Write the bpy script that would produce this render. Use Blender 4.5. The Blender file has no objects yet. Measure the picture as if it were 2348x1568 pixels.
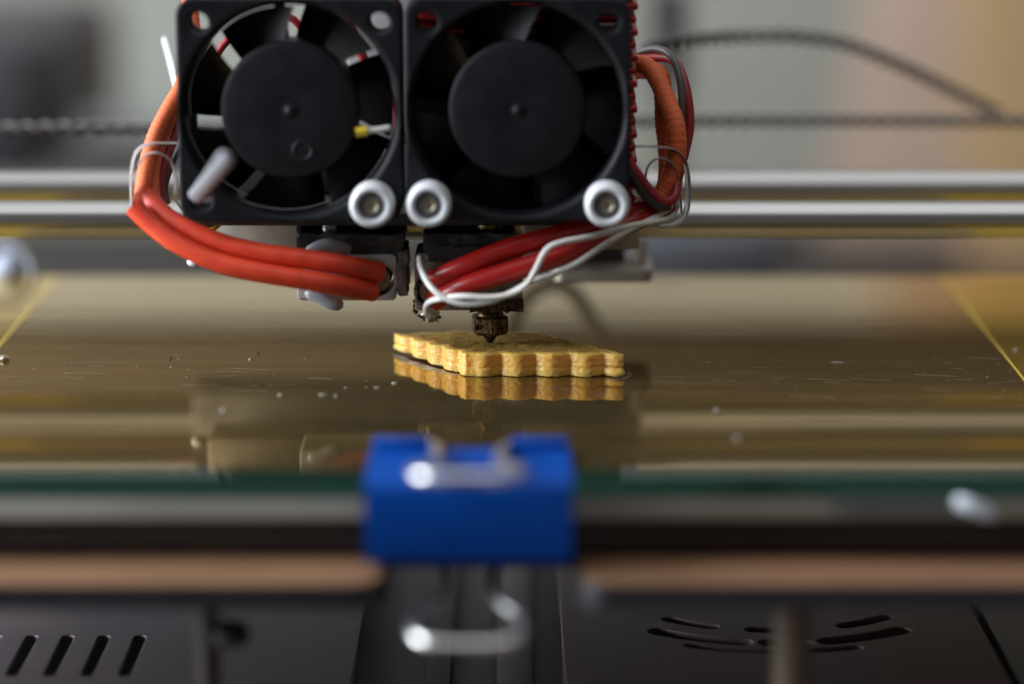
import bpy, bmesh, math, random
from mathutils import Vector, Matrix, noise as mnoise
from math import sin, cos, pi, radians, sqrt, atan2, exp
random.seed(7)
S = bpy.context.scene
COL = S.collection
MM = 0.001                                  # every length below is in millimetres

# ------------------------------------------------------------------ camera
TH = radians(11.93)
CAM = Vector((0, -506.4, 111.9))
cd = bpy.data.cameras.new('camera'); cam = bpy.data.objects.new('camera', cd); COL.objects.link(cam)
cam.location = CAM * MM; cam.rotation_euler = (pi / 2 - TH, 0, 0)
cd.lens = 100; cd.sensor_width = 36; cd.clip_start = 0.01; cd.clip_end = 50
cd.dof.use_dof = True; cd.dof.focus_distance = 0.5165; cd.dof.aperture_fstop = 4.5; cd.dof.aperture_blades = 0
S.camera = cam
S.view_settings.view_transform = 'Standard'; S.view_settings.look = 'None'
S.view_settings.exposure = 0.0; S.view_settings.gamma = 1.0
S.render.engine = 'CYCLES'
S.cycles.max_bounces = 10; S.cycles.transparent_max_bounces = 12; S.cycles.use_denoising = True
S.cycles.sample_clamp_indirect = 6; S.cycles.blur_glossy = 0.3
S.cycles.caustics_refractive = False; S.cycles.caustics_reflective = False

# ------------------------------------------------------------------ light: room bounce, a window at the left, a ceiling light
W = bpy.data.worlds.new('World'); S.world = W; W.use_nodes = True
W.node_tree.nodes['Background'].inputs[0].default_value = (0.93, 0.89, 0.85, 1)
W.node_tree.nodes['Background'].inputs[1].default_value = 0.11
def area(name, loc, target, sx, sy, power, colour):
    l = bpy.data.lights.new(name, 'AREA'); l.shape = 'RECTANGLE'; l.size = sx * MM; l.size_y = sy * MM
    l.energy = power; l.color = colour
    o = bpy.data.objects.new(name, l); COL.objects.link(o)
    o.location = Vector(loc) * MM
    o.rotation_euler = (Vector(target) - Vector(loc)).to_track_quat('-Z', 'Y').to_euler()
    return o
area('window_light', (-880, -110, 310), (0, -10, 0), 560, 800, 27.0, (0.86, 0.92, 1.0))
area('ceiling_light', (-200, 200, 1400), (0, 150, 0), 2800, 2600, 22.0, (0.97, 0.98, 1.0))

# ------------------------------------------------------------------ helpers
CT, ST = cos(TH), sin(TH)
def ray(px, py):                             # photo pixel (2347 x 1568) -> direction from the camera
    rx, ru = (px - 1173.5) / 6519.0, (784 - py) / 6519.0
    return Vector((rx, CT + ru * ST, -ST + ru * CT))
def at(px, py, Y):                           # the point of that line of sight that lies at depth Y
    d = ray(px, py); return CAM + d * ((Y - CAM.y) / d.y)
def atz(px, py, Z):                          # ... or at height Z
    d = ray(px, py); return CAM + d * ((Z - CAM.z) / d.z)

def tag(o, label=None, cat=None, group=None, kind=None):
    if label: o['label'] = label
    if cat: o['category'] = cat
    if group: o['group'] = group
    if kind: o['kind'] = kind
    return o
def thing(name, label, cat, loc, group=None):
    o = bpy.data.objects.new(name, None); COL.objects.link(o); o.empty_display_size = 0.005
    o.location = Vector(loc) * MM; o['org'] = list(loc)
    return tag(o, label, cat, group)
def root_org(p):
    while p.parent: p = p.parent
    return Vector(p.get('org', (0, 0, 0)))
def obj(name, bm, mat, parent=None, smooth=35, org=None):
    """link a bmesh given in world millimetres as ONE mesh object"""
    o_ = root_org(parent) if parent else Vector(org or (0, 0, 0))
    bmesh.ops.recalc_face_normals(bm, faces=bm.faces)
    for v in bm.verts: v.co = (v.co - o_) * MM
    me = bpy.data.meshes.new(name); bm.to_mesh(me); bm.free()
    if smooth:
        me.shade_smooth(); me.set_sharp_from_angle(angle=radians(smooth))
    if mat: me.materials.append(mat)
    o = bpy.data.objects.new(name, me); COL.objects.link(o)
    if parent: o.parent = parent
    else:
        o.location = o_ * MM; o['org'] = list(o_)
    return o
def add_box(bm, x0, x1, y0, y1, z0, z1, bev=0.0, seg=2, M=None):
    r = bmesh.ops.create_cube(bm, size=1); vs = r['verts']
    for v in vs:
        v.co = Vector(((x0 + x1) / 2 + v.co.x * (x1 - x0), (y0 + y1) / 2 + v.co.y * (y1 - y0), (z0 + z1) / 2 + v.co.z * (z1 - z0)))
    if bev:
        es = list({e for v in vs for e in v.link_edges})
        rr = bmesh.ops.bevel(bm, geom=es, offset=bev, segments=seg, profile=0.5, affect='EDGES')
        vs = list({v for f in rr['faces'] for v in f.verts} | {v for v in vs if v.is_valid})
    if M is not None:
        for v in vs: v.co = M @ v.co
    return vs
def box(*a, **k):
    bm = bmesh.new(); add_box(bm, *a, **k); return bm
def spline(pts, step=1.0):
    P = [Vector(p) for p in pts]
    if len(P) == 2:
        n = max(2, int((P[1] - P[0]).length / step)); return [P[0].lerp(P[1], i / n) for i in range(n + 1)]
    out = []
    Q = [P[0] * 2 - P[1]] + P + [P[-1] * 2 - P[-2]]
    for i in range(1, len(Q) - 2):
        a, b, c, d = Q[i - 1:i + 3]
        n = max(3, int((c - b).length / step))
        for k in range(n):
            t = k / n
            out.append(0.5 * ((2 * b) + (c - a) * t + (2 * a - 5 * b + 4 * c - d) * t * t + (3 * b - a - 3 * c + d) * t ** 3))
    out.append(P[-1]); return out
def add_tube(bm, pts, r, n=14, step=1.0, rfun=None, flat=None, cap=True, round_end=False):
    C = spline(pts, step); m = len(C)
    T = [(C[min(i + 1, m - 1)] - C[max(i - 1, 0)]).normalized() for i in range(m)]
    ref = Vector((0, 1, 0)) if abs(T[0].y) < 0.9 else Vector((0, 0, 1))
    N = (ref - T[0] * ref.dot(T[0])).normalized()
    rings = []
    for i in range(m):
        N = (N - T[i] * N.dot(T[i])).normalized(); B = T[i].cross(N)
        s = i / (m - 1); rr = r * (rfun(s, i) if rfun else 1.0)
        if round_end:
            e = min(i, m - 1 - i)
            rr *= (0.45, 0.8, 0.95)[e] if e < 3 else 1
        fx, fy = flat if flat else (1, 1)
        rings.append([bm.verts.new(C[i] + (N * cos(2 * pi * k / n) * fx + B * sin(2 * pi * k / n) * fy) * rr) for k in range(n)])
    for i in range(m - 1):
        for k in range(n):
            bm.faces.new((rings[i][k], rings[i][(k + 1) % n], rings[i + 1][(k + 1) % n], rings[i + 1][k]))
    if cap:
        bm.faces.new(rings[0]); bm.faces.new(rings[-1])
    return rings
def tube(pts, r, **k):
    bm = bmesh.new(); add_tube(bm, pts, r, **k); return bm
def add_lathe(bm, prof, c, axis='Z', n=40):
    """prof: (radius, height) pairs along the axis"""
    c = Vector(c); rings = []
    def P(r, a, h):
        u, v = r * cos(a), r * sin(a)
        return c + (Vector((u, v, h)) if axis == 'Z' else Vector((u, h, v)) if axis == 'Y' else Vector((h, u, v)))
    for r, h in prof:
        rings.append([bm.verts.new(P(0, 0, h))] if r < 1e-6 else [bm.verts.new(P(r, 2 * pi * k / n, h)) for k in range(n)])
    for a, b in zip(rings[:-1], rings[1:]):
        for k in range(n):
            k2 = (k + 1) % n
            if len(a) == 1 and len(b) == 1: continue
            if len(a) == 1: bm.faces.new((a[0], b[k], b[k2]))
            elif len(b) == 1: bm.faces.new((a[k], a[k2], b[0]))
            else: bm.faces.new((a[k], a[k2], b[k2], b[k]))
def lathe(prof, c, axis='Z', n=40):
    bm = bmesh.new(); add_lathe(bm, prof, c, axis, n); return bm
def circ(cx, cy, r, n=48, a0=0, a1=2 * pi):
    return [(cx + r * cos(a0 + (a1 - a0) * k / n), cy + r * sin(a0 + (a1 - a0) * k / n)) for k in range(n)]
def rrect(x0, x1, y0, y1, r, n=6):
    out = []
    for cx, cy, a in ((x1 - r, y1 - r, 0), (x0 + r, y1 - r, pi / 2), (x0 + r, y0 + r, pi), (x1 - r, y0 + r, 1.5 * pi)):
        out += [(cx + r * cos(a + pi / 2 * k / n), cy + r * sin(a + pi / 2 * k / n)) for k in range(n + 1)]
    return out
def plate(loops, depth, bevel, M):
    """an outline with holes, thickened: a filled 2D curve turned into a bmesh; M places it (local z = thickness)"""
    cu = bpy.data.curves.new('outline', 'CURVE'); cu.dimensions = '2D'; cu.fill_mode = 'BOTH'
    cu.extrude = depth / 2 - bevel; cu.bevel_depth = bevel; cu.bevel_resolution = 1; cu.offset = -bevel
    for L in loops:
        sp = cu.splines.new('POLY'); sp.points.add(len(L) - 1); sp.use_cyclic_u = True
        for p, q in zip(sp.points, L): p.co = (q[0], q[1], 0, 1)
    t = bpy.data.objects.new('outline', cu); COL.objects.link(t)
    me = t.to_mesh(); bm = bmesh.new(); bm.from_mesh(me); t.to_mesh_clear()
    bpy.data.objects.remove(t); bpy.data.curves.remove(cu)
    bmesh.ops.remove_doubles(bm, verts=bm.verts, dist=0.0005)
    for v in bm.verts: v.co = M @ v.co
    return bm
FRONT = lambda x, y, z: Matrix(((1, 0, 0, x), (0, 0, 1, y), (0, 1, 0, z), (0, 0, 0, 1)))     # local (x, y, thickness) -> (X, Z, Y)
FLAT = lambda x, y, z: Matrix.Translation((x, y, z))

# ------------------------------------------------------------------ materials
def ramp2(nt, src, a, b, p0=0.35, p1=0.65):
    r = nt.nodes.new('ShaderNodeValToRGB'); r.color_ramp.elements[0].position = p0; r.color_ramp.elements[1].position = p1
    r.color_ramp.elements[0].color = (*a, 1); r.color_ramp.elements[1].color = (*b, 1)
    nt.links.new(src, r.inputs[0]); return r.outputs[0]
def noise_node(nt, scale, detail=4, stretch=(1, 1, 1), rough=0.55):
    tc = nt.nodes.new('ShaderNodeTexCoord'); mp = nt.nodes.new('ShaderNodeMapping')
    mp.inputs['Scale'].default_value = tuple(1000 * s for s in stretch)
    n = nt.nodes.new('ShaderNodeTexNoise'); n.inputs['Scale'].default_value = scale; n.inputs['Detail'].default_value = detail
    n.inputs['Roughness'].default_value = rough
    nt.links.new(tc.outputs['Object'], mp.inputs[0]); nt.links.new(mp.outputs[0], n.inputs['Vector'])
    return n.outputs['Fac']
def mat(name, base, rough=0.5, metal=0.0, base2=None, ns=0.5, stretch=(1, 1, 1), p=(0.35, 0.65), rough2=None, bump=0.0, bs=3.0,
        bstretch=None, sss=0.0, sssr=(1, .4, .2), trans=0.0, coat=0.0, spec=0.5, tint=None, ior=1.5, alpha=1.0, bdist=0.1):
    m = bpy.data.materials.new(name); m.use_nodes = True; nt = m.node_tree; b = nt.nodes['Principled BSDF']
    b.inputs['Base Color'].default_value = (*base, 1); b.inputs['Roughness'].default_value = rough
    b.inputs['Metallic'].default_value = metal; b.inputs['Specular IOR Level'].default_value = spec; b.inputs['IOR'].default_value = ior
    if base2:
        f = noise_node(nt, ns, 5, stretch)
        nt.links.new(ramp2(nt, f, base, base2, *p), b.inputs['Base Color'])
        if rough2 is not None:
            nt.links.new(ramp2(nt, f, (rough,) * 3, (rough2,) * 3, *p), b.inputs['Roughness'])
    elif rough2 is not None:
        f = noise_node(nt, ns, 5, stretch)
        nt.links.new(ramp2(nt, f, (rough,) * 3, (rough2,) * 3, *p), b.inputs['Roughness'])
    if bump:
        f = noise_node(nt, bs, 5, bstretch or stretch, 0.65)
        bp = nt.nodes.new('ShaderNodeBump'); bp.inputs['Strength'].default_value = bump; bp.inputs['Distance'].default_value = bdist * MM
        nt.links.new(f, bp.inputs['Height']); nt.links.new(bp.outputs[0], b.inputs['Normal'])
    if sss:
        b.inputs['Subsurface Weight'].default_value = sss; b.inputs['Subsurface Radius'].default_value = sssr
        b.inputs['Subsurface Scale'].default_value = 0.9 * MM
    b.inputs['Transmission Weight'].default_value = trans; b.inputs['Coat Weight'].default_value = coat; b.inputs['Coat Roughness'].default_value = 0.04
    b.inputs['Alpha'].default_value = alpha
    if tint: b.inputs['Specular Tint'].default_value = (*tint, 1)
    return m
M = {}
M['fan'] = mat('black_fan_plastic', (.0045, .0050, .0075), .46, base2=(.0070, .0076, .0105), ns=.25, rough2=.52, bump=.12, bs=6, spec=.28)
M['blade'] = mat('black_blade_plastic', (.004, .004, .005), .42, base2=(.006, .006, .007), ns=.4, bump=.05, bs=5, spec=.28)
M['nylon'] = mat('white_nylon', (.74, .76, .80), .34, sss=.3, sssr=(1, 1, 1), base2=(.66, .67, .68), ns=.5)
M['screw'] = mat('dull_screw_steel', (.17, .17, .175), .55, .7, base2=(.13, .125, .12), ns=1.2)
M['screw_hole'] = mat('screw_socket_brass', (.30, .265, .20), .4, .8)
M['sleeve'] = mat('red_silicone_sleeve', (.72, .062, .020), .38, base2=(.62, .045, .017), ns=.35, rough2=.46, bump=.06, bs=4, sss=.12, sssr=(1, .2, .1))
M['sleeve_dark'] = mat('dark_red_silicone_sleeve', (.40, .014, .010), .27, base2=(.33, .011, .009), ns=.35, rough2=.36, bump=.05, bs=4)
M['orange'] = mat('orange_braided_sleeve', (.92, .19, .055), .55, base2=(.76, .135, .04), ns=2.2, bump=.6, bs=3.6, bdist=.2)
M['redwire'] = mat('red_wire_insulation', (.36, .030, .034), .38, base2=(.30, .022, .028), ns=.6)
M['blackwire'] = mat('black_wire_insulation', (.020, .020, .020), .42, base2=(.03, .03, .028), ns=.6)
M['greywire'] = mat('grey_wire_insulation', (.10, .10, .09), .42)
M['green_reflection'] = mat('green_reflection_tint', (.015, .07, .025), .45)
M['yellow'] = mat('yellow_wire_insulation', (.55, .40, .02), .4)
M['whitewire'] = mat('white_wire_insulation', (.80, .79, .77), .42, base2=(.72, .69, .62), ns=.4, sss=.2, sssr=(1, 1, 1))
M['ptie'] = mat('clear_nylon_tie', (.86, .86, .84), .22, trans=.75, ior=1.35)
M['ptie_milky'] = mat('milky_nylon_tie', (.38, .40, .43), .35, trans=.3, sss=.3, sssr=(1, 1, 1))
M['steel'] = mat('ground_steel_rod', (.55, .55, .54), .20, 1.0, rough2=.29, ns=.05, stretch=(.05, .4, .4))
M['barrel'] = mat('steel_barrel', (.55, .54, .52), .25, 1.0, base2=(.33, .30, .27), ns=.8, stretch=(1, 1, 6), bump=.2, bs=3)
M['barrel_brown'] = mat('burnt_brass_barrel', (.34, .22, .10), .32, .9, base2=(.05, .035, .02), ns=.9, bump=.4, bs=3)
M['alu'] = mat('scuffed_aluminium_block', (.52, .505, .48), .38, .5, base2=(.36, .325, .27), ns=.32, p=(.42, .75), rough2=.5, bump=.25, bs=3.5)
M['alu_dirty'] = mat('burnt_aluminium_block', (.27, .24, .215), .42, .55, base2=(.035, .025, .018), ns=.38, p=(.52, .70), rough2=.55, bump=.6, bs=2.2)
M['char'] = mat('charred_insulation', (.014, .012, .011), .5, base2=(.07, .058, .05), ns=.8, p=(.5, .8), rough2=.35, bump=.9, bs=1.6)
M['brass'] = mat('burnt_brass_nozzle', (.25, .165, .08), .30, .85, base2=(.022, .016, .012), ns=1.5, p=(.32, .62), rough2=.42, bump=.35, bs=2.8)
M['brass_dark'] = mat('blackened_brass', (.10, .065, .03), .36, .8, base2=(.012, .010, .008), ns=1.0, p=(.4, .6), rough2=.5, bump=.7, bs=2.5)
M['bronze'] = mat('cartridge_end', (.34, .27, .17), .45, .7, base2=(.16, .12, .07), ns=1.2, bump=.6, bs=2.5)
M['plate_black'] = mat('black_carriage_plate', (.035, .031, .030), .38, .3, base2=(.075, .064, .06), ns=.3, bump=.2, bs=2.5)
M['plate_grey'] = mat('grey_carriage_bar', (.60, .54, .46), .40, .3, base2=(.46, .41, .34), ns=.2, rough2=.45)
M['bearing'] = mat('bearing_block_metal', (.34, .31, .29), .45, .5, base2=(.24, .215, .20), ns=.2)
M['red_anod'] = mat('red_anodised_fins', (.36, .018, .020), .30, .55, base2=(.27, .012, .014), ns=.6, rough2=.4)
M['white_part'] = mat('pale_added_board', (.74, .75, .76), .4, base2=(.66, .66, .66), ns=.1)
M['grey_part'] = mat('pale_grey_plate', (.46, .46, .47), .4, base2=(.38, .38, .38), ns=.1)
M['blue'] = mat('blue_enamel', (.0002, .060, .34), .40, base2=(.0002, .048, .28), ns=.1, rough2=.5, spec=.18)
M['nickel'] = mat('nickel_wire', (.80, .79, .76), .25, 1.0, rough2=.32, ns=.4)
M['platform'] = mat('tan_platform_face', (.30, .165, .092), .38, base2=(.21, .112, .062), ns=.06, stretch=(.3, 2, 2), bump=.1, bs=1)
M['platform_edge'] = mat('black_platform_edge', (.010, .010, .014), .5, base2=(.016, .015, .019), ns=.2)
M['heater_alu'] = mat('heater_plate_alu', (.31, .31, .27), .5, .2, base2=(.25, .25, .22), ns=.05)
M['gap_shade'] = mat('dark_gap_shade', (.016, .011, .009), .6, base2=(.024, .015, .012), ns=.08)
M['panel'] = mat('dark_metal_panel', (.155, .125, .135), .45, .1, base2=(.20, .16, .165), ns=.06, rough2=.5, bump=.25, bs=2.0)
M['panel_brown'] = mat('brown_metal_panel', (.165, .105, .104), .45, .1, base2=(.20, .13, .125), ns=.06, rough2=.48, bump=.15, bs=2.0)
M['panel_grey'] = mat('grey_green_panel', (.30, .31, .29), .45, .1, base2=(.26, .27, .25), ns=.06)
M['dark_floor'] = mat('machine_floor', (.024, .018, .017), .5, base2=(.036, .028, .026), ns=.05)
M['wall'] = mat('greenish_grey_wall', (.40, .40, .345), .8, base2=(.36, .36, .31), ns=.004)
M['tan_board'] = mat('beige_board', (.60, .45, .345), .7, base2=(.54, .40, .305), ns=.01)
M['ochre_board'] = mat('ochre_board', (.54, .36, .185), .6, base2=(.47, .305, .15), ns=.01)
M['dark_cloth'] = mat('dark_equipment', (.020, .019, .022), .6, base2=(.035, .032, .033), ns=.02)
M['brown_dark'] = mat('dark_brown_case', (.075, .058, .048), .6, base2=(.055, .043, .038), ns=.02)
M['brown_beam'] = mat('brown_beam_board', (.16, .12, .08), .6, base2=(.12, .09, .06), ns=.02)
M['slate'] = mat('slate_case', (.065, .066, .075), .5, base2=(.05, .05, .06), ns=.02)
M['cable'] = mat('dark_twisted_cable', (.075, .068, .06), .55, base2=(.10, .085, .075), ns=.4)
M['debris'] = mat('pale_plastic_flecks', (.55, .53, .47), .3, trans=.5)
M['debris_dark'] = mat('dark_specks', (.012, .01, .008), .6)
M['tape_clear'] = mat('clear_tape', (.50, .60, .60), .2, base2=(.58, .68, .70), ns=.12, trans=.9)
M['tape_glint'] = mat('pale_tape_glint', (.42, .45, .49), .4, base2=(.34, .37, .40), ns=.3)
M['cap_grey'] = mat('bluish_white_cap', (.42, .46, .56), .5, base2=(.36, .39, .48), ns=.1)
M['glob'] = mat('melted_clear_glob', (.62, .52, .38), .16, trans=.55, base2=(.35, .26, .16), ns=.6, bump=.4, bs=1.2)

def glass_mat():
    m = mat('green_glass', (.52, .68, .63), .03, trans=1.0, ior=1.5)
    nt = m.node_tree; va = nt.nodes.new('ShaderNodeVolumeAbsorption')
    va.inputs['Color'].default_value = (.34, .58, .53, 1); va.inputs['Density'].default_value = 27
    nt.links.new(va.outputs[0], nt.nodes['Material Output'].inputs['Volume'])
    return m
M['glass'] = glass_mat()
def kapton_mat(name, c1, c2, metal=.55):
    m = mat(name, c1, .05, metal, base2=c2, ns=.16, stretch=(.12, 1.6, 1), tint=(1, .88, .62), coat=.12)
    nt = m.node_tree; b = nt.nodes['Principled BSDF']
    rn = noise_node(nt, .10, 7, (.16, 1.8, 1), .68)                 # smeared, wiped patches
    nt.links.new(ramp2(nt, rn, (.025,) * 3, (.11,) * 3, .42, .78), b.inputs['Roughness'])
    f1 = noise_node(nt, 1.0, 4, (.035, 3.0, 1), .7)                # long fine scratches
    f2 = noise_node(nt, .035, 2, (.5, 1, 1), .5)                   # film not quite flat
    b1 = nt.nodes.new('ShaderNodeBump'); b1.inputs['Strength'].default_value = .10; b1.inputs['Distance'].default_value = .012 * MM
    b2 = nt.nodes.new('ShaderNodeBump'); b2.inputs['Strength'].default_value = .02; b2.inputs['Distance'].default_value = .05 * MM
    nt.links.new(f1, b1.inputs['Height']); nt.links.new(f2, b2.inputs['Height'])
    nt.links.new(b2.outputs[0], b1.inputs['Normal']); nt.links.new(b1.outputs[0], b.inputs['Normal'])
    return m
M['kapton'] = kapton_mat('amber_tape_sheet', (.34, .245, .112), (.235, .168, .075), .84)
M['kapton_yellow'] = kapton_mat('yellow_tape_strip', (.52, .36, .06), (.44, .29, .045), .7)
M['kapton_edge'] = mat('yellow_tape_edge', (.70, .48, .05), .3)

def print_mat():
    m = mat('amber_printed_plastic', (.95, .58, .165), .34, sss=1.0, sssr=(1.0, .75, .46), bump=.28, bs=3.4, bdist=.12, ior=1.46)
    nt = m.node_tree; b = nt.nodes['Principled BSDF']
    b.inputs['Subsurface Scale'].default_value = 1.5 * MM
    f = noise_node(nt, .5, 4)
    nt.links.new(ramp2(nt, f, (.97, .545, .130), (.98, .58, .155), .4, .65), b.inputs['Base Color'])
    g = noise_node(nt, 5.0, 2)
    nt.links.new(ramp2(nt, g, (.12,) * 3, (.30,) * 3, .38, .55), b.inputs['Roughness'])
    return m
M['print'] = print_mat()
M['print_top_sheen'] = mat('amber_top_sheen', (.44, .25, .06), .26, base2=(.66, .40, .115), ns=1.1, p=(.35, .7), rough2=.40, bump=.6, bs=2.6, bdist=.2, sss=.3, sssr=(1, .5, .2))  # browner than the sides: paints in the sheen and the dark extruder's reflection

# ------------------------------------------------------------------ the setting
def setting(name, bm, m, smooth=30):
    return tag(obj(name, bm, m, None, smooth), kind='structure')
setting('wall', box(-1500, 1500, 900, 930, -900, 1600), M['wall'])
setting('floor', box(-1200, 1200, -700, 900, -130, -120), M['dark_floor'])

# ------------------------------------------------------------------ print bed: glass, amber tape, heater plate
BX0, BX1, BY0, BY1 = -122, 122, -77.3, 92
bed = thing('print_bed', 'wide glass print bed covered in shiny amber tape', 'print bed', (0, 0, 0))
obj('glass_plate', box(BX0, BX1, BY0, BY1, -3.5, -.12, bev=.25), M['glass'], bed)
obj('tape_sheet', box(-96.8, 91.5, BY0 + 4.3, BY1 - .6, -.115, 0, bev=.03, seg=1), M['kapton'], bed)
for x0, x1, l in ((-121, -97.0, 'yellow tape strip on the left side of the bed'), (91.7, 121, 'yellow tape strip on the right side of the bed')):
    s = obj('tape_strip', box(x0, x1, BY0 + 4.7, BY1 - .9, -.115, .03, bev=.03, seg=1), M['kapton_yellow'], bed); s['label'] = l
    e = x1 if x0 < 0 else x0
    obj('tape_edge', box(e - .25, e + .25, BY0 + 4.8, BY1 - 1, .034, .07), M['kapton_edge'], s)
obj('heater_plate', box(BX0 + 1, BX1 - 1, BY0 + .4, BY1 - 1, -7.4, -3.55, bev=.3), M['heater_alu'], bed)
obj('gap_shade_fill', box(BX0 + 3, BX1 - 3, BY0 + 3, BY1 - 3, -12.6, -7.45), M['gap_shade'], bed)  # dark fill stands for the shaded gap between heater plate and platform

# ------------------------------------------------------------------ platform below the bed, notched for the clip
plat = thing('build_platform', 'tan topped platform with black edge and central notch under the bed', 'platform', (0, 0, -18))
def platform_outline():
    x0, x1, y0, y1, r = -140, 140, -89.3, 95, 4
    nx0, nx1, ny, nr = -19.8, 10.3, -66, 5
    P = [(x0, y1), (x0, y0)]
    P += [(nx0 - nr + nr * sin(a), y0 + nr - nr * cos(a)) for a in [pi / 2 * k / 6 for k in range(7)]]
    P += [(nx0, ny), (nx1, ny)]
    P += [(nx1 + nr - nr * cos(a), y0 + nr - nr * sin(a)) for a in [pi / 2 * k / 6 for k in range(7)]]
    return P + [(x1, y0), (x1, y1)]
obj('platform_plate', plate([platform_outline()], 4.0, .3, FLAT(0, 0, -16.3)), M['platform_edge'], plat, 15)
ins = [(x + (.25 if x < -100 else -.25 if x > 100 else (-.25 if x < -5 else .25)), y + .3) for x, y in platform_outline()]
obj('top_face', plate([ins], .25, .05, FLAT(0, 0, -14.165)), M['platform'], plat, 15)

# ------------------------------------------------------------------ levelling screws below the platform
def level_screw(px, py, Y, label, dark):
    p = at(px, py, Y)
    t = thing('levelling_screw', label, 'screw', (p.x, p.y, -45), 'levelling screws under the platform')
    obj('shaft', lathe([(0, -45), (1.7, -45), (1.9, -44.4), (1.9, -18.4), (0, -18.4)] if dark else [(0, -45), (2.8, -45), (3.0, -44.4), (3.0, -18.4), (0, -18.4)], (p.x, p.y, 0)), M['brown_beam'] if not dark else M['brown_dark'], t)
    bm = bmesh.new(); prof = [(0, -29), (2.6, -29), (3.2, -28.4), (3.2, -26.6), (2.6, -26), (0, -26)] if dark else [(0, -45), (3.4, -45), (3.9, -44), (3.9, -37), (3.3, -36), (0, -36)]
    add_lathe(bm, prof, (p.x + (3.5 if dark else 0), p.y, 0), n=18)
    for k, v in enumerate(bm.verts):
        pass
    obj('thumb_nut', bm, M['dark_cloth'] if dark else M['panel'], t)
    obj('washer', lathe([(2, -19.6), (4.6, -19.6), (4.6, -18.5), (2, -18.5)], (p.x, p.y, 0), n=24), M['screw'], t)
level_screw(478, 1500, -72, 'dark levelling screw with thumb nut hanging under the left platform', True)
level_screw(1815, 1500, -76, 'pale steel levelling screw hanging under the right platform', False)

# ------------------------------------------------------------------ machine base: slotted panels
BZ = -46.0
def slot(x0, x1, y0, y1):
    return rrect(x0, x1, y0, y1, (x1 - x0) / 2 - .01, 5)
def arc_slot(cx, cy, r, w, a0, a1, n=14):
    A = [a0 + (a1 - a0) * k / n for k in range(n + 1)]
    P = [(cx + (r + w / 2) * cos(a), cy + (r + w / 2) * sin(a)) for a in A]
    e = A[-1]; c = (cx + r * cos(e), cy + r * sin(e))
    P += [(c[0] + w / 2 * cos(e + pi * k / 6), c[1] + w / 2 * sin(e + pi * k / 6)) for k in range(1, 6)]
    P += [(cx + (r - w / 2) * cos(a), cy + (r - w / 2) * sin(a)) for a in reversed(A)]
    e = A[0]; c = (cx + r * cos(e), cy + r * sin(e))
    P += [(c[0] + w / 2 * cos(e + pi + pi * k / 6), c[1] + w / 2 * sin(e + pi + pi * k / 6)) for k in range(1, 6)]
    return P
holes = [slot(-87.6 + 6.5 * k, -85.4 + 6.5 * k, -38, -15) for k in range(-3, 4)]
base = thing('machine_base', 'dark slotted machine base below the bed with three sheet panels', 'machine base', (0, 0, -66))
b1_ = obj('slotted_panel', plate([rrect(-170, -27.5, -200, 240, 2)] + holes, 1.4, .2, FLAT(0, 0, BZ - .7)), M['panel'], base, 15)
arcs = []
cx, cy = 48, 19
for r, w, segs in ((43.2, 2.4, ((-112, -72),)), (38.4, 4.0, ((-124, -100), (-93, -84), (-77, -54))), (31.0, 3.0, ((-128, -112), (-98, -84), (-66, -48)))):
    for a0, a1 in segs: arcs.append(arc_slot(cx, cy, r, w, radians(a0), radians(a1)))
b2_ = obj('vent_panel', plate([rrect(9, 85.6, -200, 240, 2)] + arcs, 1.4, .2, FLAT(0, 0, BZ - .7)), M['panel_brown'], base, 15)
b3_ = obj('side_panel', plate([rrect(87.2, 180, -200, 240, 2)], 1.4, .2, FLAT(0, 0, BZ - .9)), M['panel_grey'], base, 15)
for px, w, l, m in ((1010, 5, 'dark steel rail left of centre in the base channel', 'dark_floor'), (1180, 7, 'dark brown rail right of centre in the base channel', 'panel_brown')):
    p = atz(px, 1450, -56)
    t = obj('base_rail', box(p.x - w / 2, p.x + w / 2, -200, 240, -63, -56, bev=.6), M[m], base); t['label'] = l
obj('base_tray', box(-175, 185, -205, 245, -66, -63), M['dark_floor'], base)

# ------------------------------------------------------------------ blue binder clip on the front edge of the glass
CX = -6.7
clip = thing('binder_clip', 'blue binder clip with two wire handles gripping the front of the glass bed', 'binder clip', (CX, -84, -5))
def clip_body():
    w = 31.8; t = .55
    sec = [(-62.6, .75), (-70, .9), (-80, 1.15), (-83.6, 1.15), (-84.6, .4), (-85, -1), (-85.3, -5.5), (-85.2, -10), (-84.8, -11.6), (-83.8, -12.3), (-80, -12.9), (-70, -13.2), (-63, -13.4)]
    bm = bmesh.new()
    outer = [Vector((0, y, z)) for y, z in sec]
    n = len(outer); inner = []
    for i in range(n):
        d = (outer[min(i + 1, n - 1)] - outer[max(i - 1, 0)]).normalized()
        inner.append(outer[i] + Vector((0, -d.z, d.y)) * t)
    L = outer + inner[::-1]; rows = []
    for sx in (-w / 2, w / 2):
        rows.append([bm.verts.new((CX + sx + (.0 if abs(v.z + 5) < 4 else 0), v.y, v.z)) for v in L])
    m = len(L)
    for k in range(m):
        bm.faces.new((rows[0][k], rows[0][(k + 1) % m], rows[1][(k + 1) % m], rows[1][k]))
    for R in rows:
        for k in range(n - 1): bm.faces.new((R[k], R[k + 1], R[m - 2 - k], R[m - 1 - k]))
    return bm
obj('body', clip_body(), M['blue'], clip, 40)
for z, nm in ((1.4, 'upper'), (-14.3, 'lower')):
    for x0, x1 in ((CX - 15.6, CX - 6.6), (CX + 6.6, CX + 15.6)):
        obj('curl', lathe([(.35, x0), (1.1, x0), (1.2, x0 + .3), (1.2, x1 - .3), (1.1, x1), (.35, x1)], (0, -63, z), 'X', 20), M['blue'], clip)
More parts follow.
